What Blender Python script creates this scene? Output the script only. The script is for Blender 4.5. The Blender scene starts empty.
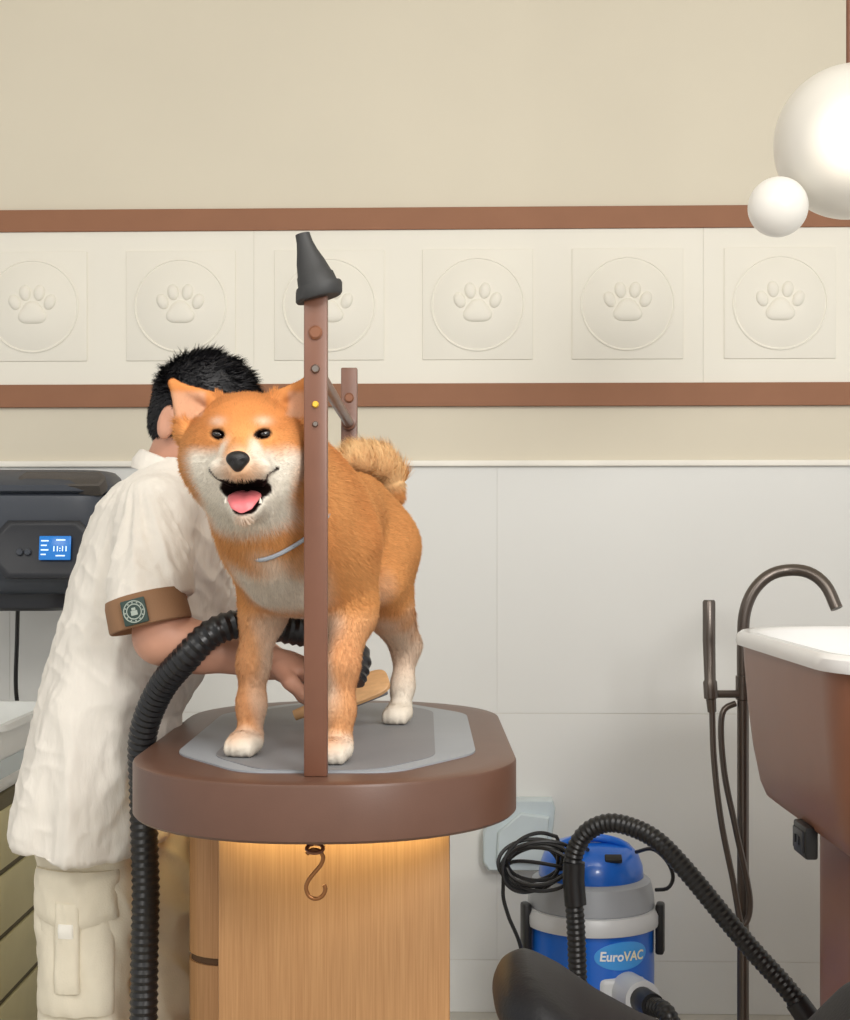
import bpy, bmesh, math, random
import numpy as np
from mathutils import Vector, Matrix, noise
random.seed(7); rng = np.random.default_rng(7)
scene = bpy.context.scene
COL = scene.collection
F = 1450.0; CZ = 1.255
def P(px, py, d): return Vector(((px-425)/F*d, d, CZ+(545-py)/F*d))
def lin(c):
    out = []
    for v in c:
        v = v/255.0
        out.append(v/12.92 if v <= 0.04045 else ((v+0.055)/1.055)**2.4)
    return out
# ---------------------------------------------------------------- materials
def mat(name, rgb, rough=.5, metal=0., var=.06, vscale=6., bump=0., bscale=200., emit=None, estr=0., vcol=False, coat=0., sheen=0., stretch=None, rgb2=None, spec=.5):
    m = bpy.data.materials.new(name); m.use_nodes = True
    nt = m.node_tree; N = nt.nodes; L = nt.links
    b = N['Principled BSDF']
    b.inputs['Roughness'].default_value = rough; b.inputs['Metallic'].default_value = metal
    b.inputs['Coat Weight'].default_value = coat; b.inputs['Sheen Weight'].default_value = sheen
    b.inputs['Specular IOR Level'].default_value = spec
    tc = N.new('ShaderNodeTexCoord'); mp = N.new('ShaderNodeMapping')
    L.new(tc.outputs['Object'], mp.inputs['Vector'])
    if stretch: mp.inputs['Scale'].default_value = stretch
    if vcol:
        a = N.new('ShaderNodeAttribute'); a.attribute_name = 'Col'
        L.new(a.outputs['Color'], b.inputs['Base Color'])
    else:
        nz = N.new('ShaderNodeTexNoise'); nz.inputs['Scale'].default_value = vscale; nz.inputs['Detail'].default_value = 5
        L.new(mp.outputs['Vector'], nz.inputs['Vector'])
        r = N.new('ShaderNodeValToRGB')
        c = lin(rgb); c2 = lin(rgb2) if rgb2 else None
        r.color_ramp.elements[0].position = .3; r.color_ramp.elements[1].position = .7
        r.color_ramp.elements[0].color = [x*(1-var) for x in c]+[1]
        r.color_ramp.elements[1].color = ([min(1, x*(1+var)) for x in c] if c2 is None else c2)+[1]
        L.new(nz.outputs['Fac'], r.inputs['Fac']); L.new(r.outputs['Color'], b.inputs['Base Color'])
    if bump:
        nb = N.new('ShaderNodeTexNoise'); nb.inputs['Scale'].default_value = bscale; nb.inputs['Detail'].default_value = 3
        L.new(mp.outputs['Vector'], nb.inputs['Vector'])
        bp = N.new('ShaderNodeBump'); bp.inputs['Strength'].default_value = bump; bp.inputs['Distance'].default_value = .002
        L.new(nb.outputs['Fac'], bp.inputs['Height']); L.new(bp.outputs['Normal'], b.inputs['Normal'])
    if emit:
        b.inputs['Emission Color'].default_value = lin(emit)+[1]; b.inputs['Emission Strength'].default_value = estr
    return m
M = dict(
 paint=mat('cream_paint', (216,208,189), .75, var=.025, vscale=1.5, bump=.06, bscale=300),
 board=mat('panel_board', (234,230,218), .65, var=.015, vscale=2),
 relief=mat('relief_plaster', (234,230,218), .65, var=.015),
 tile=mat('wall_tile', (223,223,219), .45, var=.02, vscale=1.2, bump=.03, bscale=120),
 grout=mat('grout', (214,212,205), .9),
 brown=mat('brown_paint_trim', (148,104,78), .62, var=.04, vscale=10, spec=.3),
 white=mat('white_trim', (240,236,226), .5),
 floor=mat('floor_tile', (190,186,176), .4),
 ceil=mat('ceiling_paint', (225,218,204), .8),
 rim=mat('brown_table_edge', (99,69,55), .40, var=.05, vscale=20, bump=.05, bscale=400),
 post=mat('brown_post', (114,75,57), .38, var=.05, vscale=20),
 matl=mat('painted_gloss_mat', (156,161,167), .55, var=.04, bump=.1, bscale=500),  # lighter grey paints the reflected gloss around the mat's darker middle
 matd=mat('dark_grey_mat', (130,131,135), .55, var=.05, bump=.1, bscale=500),
 oak=mat('oak_veneer', (176,128,82), .5, var=.03, vscale=7, stretch=(55,55,1.2), rgb2=(192,145,97), bump=.05, bscale=30),
 oakd=mat('oak_dark_gap', (90,64,40), .8),
 led=mat('warm_led', (255,224,130), .5, emit=(255,226,130), estr=4),
 steel=mat('steel_bolt', (150,140,132), .3, metal=.9),
 bolt=mat('brown_bolt', (140,94,70), .35, metal=.4),
 yellow=mat('yellow_plug', (225,180,60), .5),
 brass=mat('bronze_hook', (160,108,66), .3, metal=.7),
 rubber=mat('black_rubber', (46,46,46), .6, var=.1, bump=.1),
 hose=mat('black_hose', (28,28,30), .35, var=.1),
 fur=mat('dog_fur', (200,120,50), .8, vcol=True, spec=.15),
 dogskin=mat('dog_coat', (200,120,50), .85, vcol=True, spec=.1),
 eye=mat('dark_eye', (22,12,8), .06, coat=.6),
 nose=mat('black_nose', (24,22,22), .35, bump=.4, bscale=700),
 lip=mat('dark_lip', (38,28,26), .4),
 tongue=mat('pink_tongue', (214,112,116), .35, var=.08, vscale=60),
 tooth=mat('tooth', (236,228,212), .3),
 collar=mat('grey_strap', (160,166,174), .6),
 skin=mat('skin', (208,154,128), .5, var=.05, vscale=25),
 hair=mat('black_hair', (30,29,33), .45, var=.15, vscale=60),
 shirt=mat('cream_linen', (230,224,214), .85, var=.02, vscale=40, bump=.7, bscale=80, sheen=.15, stretch=(1.5,1.5,.4)),
 pants=mat('cream_cotton', (228,219,198), .85, var=.03, vscale=30, bump=.25, bscale=350),
 cuff=mat('tan_cuff', (142,106,76), .8, bump=.2, bscale=350),
 badge=mat('dark_green_badge', (50,68,62), .6),
 badgel=mat('badge_line', (168,178,168), .6),
 shoe=mat('white_shoe', (220,218,212), .6),
 wood=mat('brush_wood', (205,160,112), .5, var=.1, vscale=8, stretch=(3,20,20)),
 bristle=mat('grey_brush_pad', (120,122,126), .7),
 dryer=mat('charcoal_plastic', (66,71,80), .45, var=.06),
 dryerd=mat('dark_plastic', (38,40,46), .4, var=.06),
 dryertop=mat('brown_mesh_top', (84,79,74), .7, bump=.5, bscale=300),
 screen=mat('blue_screen', (30,110,190), .2, emit=(40,130,215), estr=.40),
 screent=mat('screen_mark', (215,240,255), .3, emit=(215,240,255), estr=.7),
 drawer=mat('olive_drawer', (196,187,142), .5),
 drawerd=mat('drawer_gap', (96,88,62), .7),
 wplastic=mat('white_plastic', (232,234,232), .4),
 tubb=mat('brown_tub_shell', (140,95,74), .36, var=.04, vscale=8),
 tubw=mat('white_tub', (236,236,236), .2, var=.01),
 gun=mat('gunmetal', (104,96,90), .3, metal=.7),
 black=mat('black_plastic', (28,28,30), .4),
 vblue=mat('blue_plastic', (26,106,212), .3, var=.05, coat=.3),
 vbadge=mat('bright_blue_badge', (74,164,240), .35),
 vgrey=mat('grey_plastic', (164,168,174), .4),
 vsilver=mat('silver_plastic', (212,214,216), .35),
 vtext=mat('white_print', (252,252,252), .5),
 vtexty=mat('pale_yellow_print', (252,240,205), .5),
 socket=mat('pale_blue_cover', (202,214,218), .25),
 leather=mat('black_leather', (22,22,25), .5, var=.08, vscale=30, bump=.25, bscale=250, spec=.3),
 globe=mat('frosted_glass', (200,197,190), .3, var=.01, emit=(255,248,236), estr=.17),
)
# a lamp glows inside the large globe: emission falls off round its bulb
gm = mat('lit_frosted_glass', (188,185,178), .3, var=.01, emit=(255,242,218), estr=.12)
nt = gm.node_tree; tcn = nt.nodes.new('ShaderNodeTexCoord'); vm = nt.nodes.new('ShaderNodeVectorMath'); vm.operation = 'DISTANCE'
vm.inputs[1].default_value = (-.03, -.115, -.03); mr = nt.nodes.new('ShaderNodeMapRange'); mr.interpolation_type = 'SMOOTHERSTEP'
mr.inputs['From Min'].default_value = .0; mr.inputs['From Max'].default_value = .10; mr.inputs['To Min'].default_value = 1.0; mr.inputs['To Max'].default_value = .17
nt.links.new(tcn.outputs['Object'], vm.inputs[0]); nt.links.new(vm.outputs['Value'], mr.inputs['Value']); nt.links.new(mr.outputs['Result'], nt.nodes['Principled BSDF'].inputs['Emission Strength'])
M['globelit'] = gm
# ---------------------------------------------------------------- object helpers
ORG = {}
def thing(name, label, cat, loc=(0,0,0), rotz=0, group=None):
    o = bpy.data.objects.new(name, None); COL.objects.link(o)
    o.empty_display_size = .05
    o.location = loc; o.rotation_euler = (0,0,rotz); o['label'] = label; o['category'] = cat
    if group: o['group'] = group
    ORG[o.name] = Vector(loc)
    return o
def tag(o, label, cat, group=None):
    o['label'] = label; o['category'] = cat
    if group: o['group'] = group
    return o
def link_mesh(name, me, m, parent=None):
    o = bpy.data.objects.new(name, me); COL.objects.link(o)
    for x in (m if isinstance(m, (list, tuple)) else [m]): me.materials.append(x)
    if parent:
        o.parent = parent; ORG[o.name] = ORG[parent.name]
    else: ORG[o.name] = Vector((0,0,0))
    return o
class MB:
    def __init__(s): s.bm = bmesh.new(); s.mi = 0
    def _setmi(s, faces):
        for f in faces: f.material_index = s.mi
    def box(s, c, size, rot=None, bev=0., seg=2):
        n0 = set(s.bm.faces)
        g = bmesh.ops.create_cube(s.bm, size=1.0)
        mt = Matrix.Translation(Vector(c)) @ (rot.to_4x4() if rot else Matrix()) @ Matrix.Diagonal((*size, 1))
        bmesh.ops.transform(s.bm, matrix=mt, verts=g['verts'])
        if bev:
            es = list({e for v in g['verts'] for e in v.link_edges})
            bmesh.ops.bevel(s.bm, geom=es, offset=bev, segments=seg, affect='EDGES', profile=.5)
        s._setmi([f for f in s.bm.faces if f not in n0]); return s
    def loft(s, rings, cap0=True, cap1=True, closed=True):
        vs = [[s.bm.verts.new(p) for p in r] for r in rings]; n = len(vs[0]); fs = []
        for a, b in zip(vs[:-1], vs[1:]):
            for i in range(n if closed else n-1):
                j = (i+1) % n
                fs.append(s.bm.faces.new((a[i], a[j], b[j], b[i])))
        if cap0: fs.append(s.bm.faces.new(list(reversed(vs[0]))))
        if cap1: fs.append(s.bm.faces.new(vs[-1]))
        s._setmi(fs); return s
    def lathe(s, prof, c, seg=40, rot=None):
        rings = []
        for r, z in prof:
            ring = []
            for i in range(seg):
                a = 2*math.pi*i/seg
                v = Vector((max(r, 1e-4)*math.cos(a), max(r, 1e-4)*math.sin(a), z))
                if rot: v = rot @ v
                ring.append(v+Vector(c))
            rings.append(ring)
        return s.loft(rings)
    def tube(s, pts, r, seg=12, cap=True):
        pts = [Vector(p) for p in pts]; n = len(pts)
        rs = r if isinstance(r, (list, tuple)) else [r]*n
        t0 = (pts[1]-pts[0]).normalized()
        nrm = t0.orthogonal().normalized(); rings = []
        for i in range(n):
            t = (pts[min(i+1, n-1)]-pts[max(i-1, 0)]).normalized()
            nrm = (nrm - t*nrm.dot(t)).normalized(); bn = t.cross(nrm)
            rings.append([pts[i]+(nrm*math.cos(2*math.pi*k/seg)+bn*math.sin(2*math.pi*k/seg))*rs[i] for k in range(seg)])
        return s.loft(rings, cap, cap)
    def ell(s, c, r, rot=None, u=20, v=12):
        n0 = set(s.bm.faces)
        g = bmesh.ops.create_uvsphere(s.bm, u_segments=u, v_segments=v, radius=1)
        mt = Matrix.Translation(Vector(c)) @ (rot.to_4x4() if rot else Matrix()) @ Matrix.Diagonal((*r, 1))
        bmesh.ops.transform(s.bm, matrix=mt, verts=g['verts'])
        s._setmi([f for f in s.bm.faces if f not in n0]); return s
    def build(s, name, m, parent=None, smooth=True, local=False, angle=40):
        bmesh.ops.recalc_face_normals(s.bm, faces=s.bm.faces[:])
        if parent and not local: bmesh.ops.translate(s.bm, verts=s.bm.verts[:], vec=-ORG[parent.name])
        me = bpy.data.meshes.new(name)
        if smooth:
            for f in s.bm.faces: f.smooth = True
            for e in s.bm.edges:
                if len(e.link_faces) == 2 and e.calc_face_angle(0) > math.radians(angle): e.smooth = False
        s.bm.to_mesh(me); s.bm.free()
        return link_mesh(name, me, m, parent)
def spline(pts, step=.01):
    pts = [Vector(p) for p in pts]; ext = [pts[0]*2-pts[1]]+pts+[pts[-1]*2-pts[-2]]; dense = []
    for i in range(1, len(ext)-2):
        p0, p1, p2, p3 = ext[i-1:i+3]
        for k in range(24):
            t = k/24
            dense.append(.5*((2*p1)+(p2-p0)*t+(2*p0-5*p1+4*p2-p3)*t*t+(3*p1-p0-3*p2+p3)*t**3))
    dense.append(pts[-1])
    out = [dense[0]]; acc = 0
    for a, b in zip(dense[:-1], dense[1:]):
        seg = (b-a).length; pos = 0
        while acc+seg-pos >= step and seg > 0:
            pos += step-acc; acc = 0; out.append(a.lerp(b, min(1, pos/seg)))
        acc += seg-pos
    return out
def corrugated(mb, pts, r, r2, step=.0045, seg=16):
    pp = spline(pts, step)
    rs = [(r, (r+r2)/2, r2, (r+r2)/2)[i % 4] for i in range(len(pp))]
    return mb.tube(pp, rs, seg)
def struct(o): o['kind'] = 'structure'; return o
def rrect(x0, x1, y0, y1, rad, z, seg=6):
    out = []
    for cx, cy, a0 in ((x1-rad, y1-rad, 0), (x0+rad, y1-rad, 90), (x0+rad, y0+rad, 180), (x1-rad, y0+rad, 270)):
        for k in range(seg+1):
            a = math.radians(a0+90*k/seg); out.append(Vector((cx+rad*math.cos(a), cy+rad*math.sin(a), z)))
    return out
# ---------------------------------------------------------------- implicit surfaces
def smin(a, b, k):
    h = np.clip(.5+.5*(b-a)/k, 0, 1); return b*(1-h)+a*h-k*h*(1-h)
def f_cone(a, b, ra, rb):
    a = np.array(a, float); b = np.array(b, float); ba = b-a; L2 = max(ba@ba, 1e-9)
    def fn(X, Y, Z):
        x = X-a[0]; y = Y-a[1]; z = Z-a[2]
        t = np.clip((x*ba[0]+y*ba[1]+z*ba[2])/L2, 0, 1)
        return np.sqrt((x-t*ba[0])**2+(y-t*ba[1])**2+(z-t*ba[2])**2)-(ra+(rb-ra)*t)
    m = max(ra, rb); return fn, np.minimum(a, b)-m, np.maximum(a, b)+m
def f_ell(c, r, R=None):
    c = np.array(c, float); r = np.array(r, float); A = np.eye(3) if R is None else np.array(R, float)   # rows = axes
    def fn(X, Y, Z):
        x = X-c[0]; y = Y-c[1]; z = Z-c[2]
        q = [A[i][0]*x+A[i][1]*y+A[i][2]*z for i in range(3)]
        k0 = np.sqrt(sum((q[i]/r[i])**2 for i in range(3))); k1 = np.sqrt(sum((q[i]/r[i]**2)**2 for i in range(3)))
        return k0*(k0-1)/np.maximum(k1, 1e-6)
    m = r.max(); return fn, c-m, c+m
class Field:
    def __init__(s, lo, hi, h):
        s.lo = np.array(lo, float); s.h = h
        s.n = np.ceil((np.array(hi)-s.lo)/h).astype(int)+1
        s.ax = [(s.lo[i]+h*np.arange(s.n[i])).astype(np.float32) for i in range(3)]
        s.F = np.full(tuple(s.n), .5, np.float32); s.pr = []
    def add(s, prim, k=.02, op='u'):
        fn, lo, hi = prim; mg = .06+k
        i0 = np.clip(np.floor((lo-mg-s.lo)/s.h).astype(int), 0, s.n); i1 = np.clip(np.ceil((hi+mg-s.lo)/s.h).astype(int)+1, 0, s.n)
        sl = tuple(slice(a, b) for a, b in zip(i0, i1))
        if any(b <= a for a, b in zip(i0, i1)): return s
        X = s.ax[0][sl[0]][:, None, None]; Y = s.ax[1][sl[1]][None, :, None]; Z = s.ax[2][sl[2]][None, None, :]
        d = fn(X, Y, Z).astype(np.float32)
        if op == 'u': s.F[sl] = smin(s.F[sl], d, k)
        elif op == 's': s.F[sl] = -smin(-s.F[sl], d, k)
        elif op == 'i': s.F[sl] = -smin(-s.F[sl], -d, k)
        s.pr.append((fn, k, op)); return s
    def chain(s, pts, k=.02):
        for (a, ra), (b, rb) in zip(pts[:-1], pts[1:]): s.add(f_cone(a, b, ra, rb), k)
        return s
    def at(s, p):
        q = (np.asarray(p, float)-s.lo)/s.h
        i = np.clip(np.floor(q).astype(int), 0, s.n-2); t = q-i; v = 0
        for dx in (0,1):
            for dy in (0,1):
                for dz in (0,1):
                    w = (t[0] if dx else 1-t[0])*(t[1] if dy else 1-t[1])*(t[2] if dz else 1-t[2])
                    v += w*s.F[i[0]+dx, i[1]+dy, i[2]+dz]
        return v
    def mesh(s, smooth=1):
        Fd = s.F; S = Fd < 0
        c = np.zeros(tuple(s.n-1), np.int8)
        for dx in (0,1):
            for dy in (0,1):
                for dz in (0,1): c += S[dx:s.n[0]-1+dx, dy:s.n[1]-1+dy, dz:s.n[2]-1+dz]
        act = (c > 0) & (c < 8); I = np.argwhere(act); idx = np.full(act.shape, -1, np.int32); idx[act] = np.arange(len(I))
        pos = np.zeros((len(I), 3)); cnt = np.zeros(len(I))
        cor = [(x,y,z) for x in (0,1) for y in (0,1) for z in (0,1)]
        for o1 in cor:
            for ax in range(3):
                if o1[ax]: continue
                o2 = list(o1); o2[ax] = 1
                f1 = Fd[I[:,0]+o1[0], I[:,1]+o1[1], I[:,2]+o1[2]]; f2 = Fd[I[:,0]+o2[0], I[:,1]+o2[1], I[:,2]+o2[2]]
                m = (f1 < 0) != (f2 < 0); t = f1[m]/(f1[m]-f2[m])
                pos[m] += np.array(o1)+t[:,None]*(np.array(o2)-np.array(o1)); cnt[m] += 1
        V = s.lo+s.h*(I+pos/cnt[:,None]); Q = []
        for ax in range(3):
            b, cc = (ax+1) % 3, (ax+2) % 3
            s1 = [slice(1, -1)]*3; s2 = [slice(1, -1)]*3
            s1[ax] = slice(0, -1); s2[ax] = slice(1, None)
            e = np.argwhere(S[tuple(s1)] != S[tuple(s2)])
            off = np.array([1,1,1]); off[ax] = 0; e = e+off
            def g(db, dc):
                q = e.copy(); q[:,b] += db; q[:,cc] += dc; return idx[q[:,0], q[:,1], q[:,2]]
            quad = np.stack([g(-1,-1), g(0,-1), g(0,0), g(-1,0)], 1)
            ins = S[e[:,0], e[:,1], e[:,2]]
            quad[~ins] = quad[~ins][:, ::-1]; Q.append(quad)
        Q = np.concatenate(Q)
        for _ in range(smooth):
            acc = np.zeros_like(V); n = np.zeros(len(V))
            for a in range(4):
                i, j = Q[:,a], Q[:,(a+1) % 4]
                np.add.at(acc, i, V[j]); np.add.at(n, i, 1); np.add.at(acc, j, V[i]); np.add.at(n, j, 1)
            V = V*.5+.5*acc/np.maximum(n, 1)[:,None]
        return V, Q
def vnormals(V, Q):
    fn = np.cross(V[Q[:,2]]-V[Q[:,0]], V[Q[:,3]]-V[Q[:,1]]); N = np.zeros_like(V)
    for a in range(4): np.add.at(N, Q[:,a], fn)
    return N/np.maximum(np.linalg.norm(N, axis=1), 1e-9)[:,None]
def raw_mesh(name, V, Fc, m, parent=None, cols=None, normals=None):
    V = np.asarray(V, float)
    if parent: V = V-np.array(ORG[parent.name])
    me = bpy.data.meshes.new(name); k = Fc.shape[1]
    me.vertices.add(len(V)); me.vertices.foreach_set('co', V.astype(np.float32).ravel())
    me.loops.add(Fc.size); me.loops.foreach_set('vertex_index', Fc.astype(np.int32).ravel())
    me.polygons.add(len(Fc)); me.polygons.foreach_set('loop_start', np.arange(0, Fc.size, k, dtype=np.int32))
    me.update(calc_edges=True)
    me.polygons.foreach_set('use_smooth', np.ones(len(Fc), bool))
    if cols is not None:
        at = me.color_attributes.new('Col', 'FLOAT_COLOR', 'POINT')
        at.data.foreach_set('color', np.concatenate([cols, np.ones((len(cols), 1))], 1).astype(np.float32).ravel())
    me.update()
    if normals is not None: me.normals_split_custom_set_from_vertices(normals.tolist())
    return link_mesh(name, me, m, parent)
def blades(name, V, Q, n, fn, m, parent, width, seed=1, nd=.1, cv=.12):
    r = np.random.default_rng(seed)
    T = np.concatenate([Q[:,[0,1,2]], Q[:,[0,2,3]]]); N = vnormals(V, Q)
    A = np.linalg.norm(np.cross(V[T[:,1]]-V[T[:,0]], V[T[:,2]]-V[T[:,0]]), axis=1)
    t = r.choice(len(T), n, p=A/A.sum()); u = r.random((n, 2)); fl = u.sum(1) > 1; u[fl] = 1-u[fl]
    w = np.stack([1-u.sum(1), u[:,0], u[:,1]], 1)
    p = (V[T[t]]*w[:,:,None]).sum(1); nn = (N[T[t]]*w[:,:,None]).sum(1)
    length, d, col, keep = fn(p, nn, r)
    p, nn, length, d = p[keep], nn[keep], length[keep], d[keep]
    k = len(p)
    d = d/np.linalg.norm(d, axis=1)[:,None]
    sd = np.cross(d, nn)+.4*r.normal(size=(k, 3)); sd -= d*(sd*d).sum(1)[:,None]; sd /= np.maximum(np.linalg.norm(sd, axis=1), 1e-6)[:,None]
    flip = (np.cross(sd, d)*nn).sum(1) < 0; sd[flip] *= -1          # the blade's face looks outward like its normal
    wv = width*(.7+.6*r.random(k))[:,None]
    tip = p+d*length[:,None]
    VV = np.stack([p-sd*wv-nn*.0006, p+sd*wv-nn*.0006, tip], 1).reshape(-1, 3)
    FF = np.arange(3*k).reshape(-1, 3)
    nm = nn*(1-nd)+d*nd; nm /= np.linalg.norm(nm, axis=1)[:,None]
    cols = None
    if col is not None:
        col = col[keep]*(1-cv+2*cv*r.random(k))[:,None]
        cols = np.repeat(np.clip(col, 0, 1), 3, 0); cols[0::3] *= .9; cols[1::3] *= .9
    return raw_mesh(name, VV, FF, m, parent, cols, np.repeat(nm, 3, 0))
def sst(x, a, b):
    t = np.clip((x-a)/(b-a), 0, 1); return t*t*(3-2*t)
# ================================================================ SETTING
WA = math.radians(-1.7); WD = 3.9; sA = math.sin(-WA); cA = math.cos(WA)
def WL(px, py):
    k = (px-425)/F; x = k*WD/(cA+k*sA); return x, CZ+(545-py)/F*(WD-x*sA)
def wallobj(mb, name, m):
    o = mb.build(name, m, None, smooth=True, local=True, angle=25); o.location = (0, WD, 0); o.rotation_euler = (0,0,WA); return struct(o)
zU0, zU1 = 2.101, 2.160; zL0, zL1 = 1.627, 1.688; zT = 1.468
w = MB()
w.mi = 0; w.box((0, .06, (zT+3.05)/2), (6, .12, 3.05-zT))
pc = [34, 181.5, 329.5, 477.5, 627, 779]
xs = [WL(p, 307)[0] for p in pc]; pitch = (xs[-1]-xs[0])/5
w.mi = 1
for i in range(-3, 4):
    cx = xs[3]+pitch*3*i
    w.box((cx, -.003, (zL1+zU0)/2), (pitch*3-.0004, .012, zU0-zL1), bev=.0005, seg=1)
w.mi = 3; w.box((0, .0605, zT/2), (6, .12, zT))
w.mi = 2
jx = WL(497, 713)[0]
for i in range(-3, 3):
    for z0, z1 in ((0, .141), (.141, .803), (.803, zT)):
        w.box((jx+1.32*(i+.5), .0050, (z0+z1)/2), (1.32-.0006, .012, z1-z0-.0022), bev=.0004, seg=1)
wallobj(w, 'wall_back', [M['paint'], M['board'], M['tile'], M['grout']])
b = MB(); b.box((0, -.006, (zU0+zU1)/2), (6, .020, zU1-zU0), bev=.001, seg=1); wallobj(b, 'trim_1', M['brown'])
b = MB(); b.box((0, -.006, (zL0+zL1)/2), (6, .020, zL1-zL0), bev=.001, seg=1); wallobj(b, 'trim_2', M['brown'])
b = MB(); b.box((0, -.006, zT+.006), (6, .02, .016), bev=.003); wallobj(b, 'trim_3', M['white'])
b = MB(); b.box((0, 1.4, -.03), (6, 5.4, .06)); struct(b.build('floor', M['floor']))
b = MB(); b.box((0, 1.4, 3.08), (6, 5.4, .06)); struct(b.build('ceiling', M['ceil']))
# relief panels
plabels = ['cream square wall panel with raised paw print, leftmost, cut by picture edge',
 'cream paw print wall panel directly above the person\'s black hair',
 'cream paw print wall panel partly hidden behind the black nozzle',
 'cream paw print wall panel first to the right of the brown post',
 'cream paw print wall panel second from the right, left of the small globe',
 'cream paw print wall panel rightmost, just below the small white globe']
def pad_outline(s):
    out = []
    for k in range(40):
        a = 2*math.pi*k/40
        r = .033*(1+.12*math.cos(3*(a-math.pi/2)))
        out.append((r*1.15*math.cos(a)*s, r*.95*math.sin(a)*s-.020))
    return out
for i, cx in enumerate(xs):
    x0, zc = cx, (zL1+zU0)/2+.005
    loc = (x0*cA, WD-x0*sA, zc)
    t = thing('relief_panel', plabels[i], 'wall panel', loc, WA, 'paw print panels in a row on the wall')
    h = .148
    b = MB(); b.box((0, -.0105, 0), (2*h, .006, 2*h), bev=.002); b.build('plate', M['relief'], t, local=True)
    b = MB(); b.lathe([(.126, 0), (.126, .003), (.1245, .0042), (.1225, .0042), (.121, .002), (.1185, .002), (.117, .0032), (1e-4, .0032)], (0, -.0134, 0), 72, Matrix.Rotation(math.radians(90), 3, 'X')); b.build('disc', M['relief'], t, local=True)
    b = MB(); rings = []
    for s, y in ((1.0, -.0155), (.96, -.0190), (.88, -.0220), (.70, -.0250), (.4, -.0268), (.05, -.0272)): rings.append([Vector((x, y, z)) for x, z in pad_outline(s)])
    b.loft(rings); b.build('paw_pad', M['relief'], t, local=True)
    for tx, tz, rz in ((-.048, .011, 22), (-.0195, .036, 8), (.0195, .036, -8), (.048, .011, -22)):
        b = MB(); b.ell((tx, -.0155, tz), (.0158, .0105, .0220), Matrix.Rotation(math.radians(-rz), 3, 'Y')); b.build('paw_toe', M['relief'], t, local=True)
# ================================================================ GROOMING TABLE
TX = -.145; ZT = .948; TY0, TY1 = 1.86, 2.87; HW = .278
def stadium(inset, z, seg=20):
    return rrect(TX-HW+inset, TX+HW-inset, TY0+inset, TY1-inset, .262-inset, z, seg)
tb = thing('grooming_table', 'brown rounded grooming table with oak base and upright posts under the dog', 'table', (TX, 2.4, 0))
b = MB(); b.loft([stadium(.02, ZT-.078), stadium(.004, ZT-.078), stadium(0, ZT-.074), stadium(0, ZT-.005), stadium(.0015, ZT-.0015), stadium(.005, ZT), stadium(.03, ZT)]); b.build('tabletop', M['rim'], tb)
def octo(hw, y0, y1, chx, chy, z):
    base = [Vector((TX+x, y, z)) for x, y in ((-hw, y0+chy), (-hw+chx, y0), (hw-chx, y0), (hw, y0+chy), (hw, y1-chy), (hw-chx, y1), (-hw+chx, y1), (-hw, y1-chy))]
    out = []; n = 8
    for i in range(n):                       # soften each corner a little
        p0, p1, p2 = base[i-1], base[i], base[(i+1) % n]
        a = p1+(p0-p1).normalized()*.04; c = p1+(p2-p1).normalized()*.04
        for t_ in (0, .2, .4, .6, .8, 1): out.append(a*(1-t_)**2+p1*2*t_*(1-t_)+c*t_*t_)
    return out
b = MB(); b.loft([octo(.220, 1.950, 2.797, .115, .175, ZT-.01), octo(.220, 1.950, 2.797, .115, .175, ZT+.0025)]); ml = b.build('mat', M['matl'], tb, smooth=False)
b = MB(); b.loft([octo(.160, 1.956, 2.791, .085, .13, ZT+.001), octo(.160, 1.956, 2.791, .085, .13, ZT+.0035)]); b.build('mat_dull_centre', M['matd'], ml, smooth=False)  # same mat, left darker than the gloss painted around it
PZ = 1.594
for yy in (1.93, 2.78):
    b = MB(); b.box((TX, yy, (ZT+PZ)/2), (.031, .022, PZ-ZT), bev=.0025)
    p = b.build('post', M['post'], tb)
    rx = Matrix.Rotation(math.radians(90), 3, 'X')
    for z, m_, r_ in ((1.536, 'bolt', .0095), (1.488, 'steel', .006), (1.441, 'yellow', .0045), (1.415, 'steel', .004)):
        b = MB(); b.lathe([(r_, 0), (r_, .002), (r_*.7, .0045), (0, .0045)], (TX, yy-.0105, z), 18, rx); b.build('bolt', M[m_], p)
b = MB(); b.tube([(TX, 1.93, 1.488), (TX, 1.94, 1.488), (TX, 1.941, 1.488), (TX, 1.955, 1.488), (TX, 1.956, 1.488), (TX, 2.754, 1.488), (TX, 2.755, 1.488), (TX, 2.769, 1.488), (TX, 2.78, 1.488)], [.0085, .0085, .014, .014, .0095, .0095, .014, .014, .0085], 16); b.build('crossbar', M['post'], tb)
b = MB(); b.box((TX+.01, 2.20, .435), (.344, .10, .87), bev=.004); b.build('front_panel', M['oak'], tb)
b = MB(); b.loft([rrect(-.372, .03, 2.26, 2.68, .06, z) for z in (0, .868)]); cab = b.build('cabinet', M['oak'], tb)
for z0, z1 in ((.03, .60), (.612, .86)):
    b = MB(); b.loft([rrect(-.3755, -.20, 2.252, 2.672, .063, z) for z in (z0, z1)]); b.build('drawer', M['oak'], cab)
b = MB(); b.loft([rrect(-.3725, -.21, 2.256, 2.66, .06, z) for z in (.599, .613)]); b.build('drawer_gap', M['oakd'], cab)
b = MB(); b.box((TX+.01, 2.143, .866), (.33, .008, .006)); b.build('led_strip', M['led'], tb)
b = MB(); b.box((-.39, 2.42, .866), (.006, .30, .006)); b.build('led_strip', M['led'], tb)
hp = P(315, 875, 1.95)
s_pts = [(-.011, .028), (-.004, .034), (.006, .032), (.011, .024), (.008, .014), (0, .004), (-.008, -.006), (-.012, -.016), (-.009, -.027), (0, -.032), (.010, -.028), (.014, -.018), (.010, -.011)]
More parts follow.
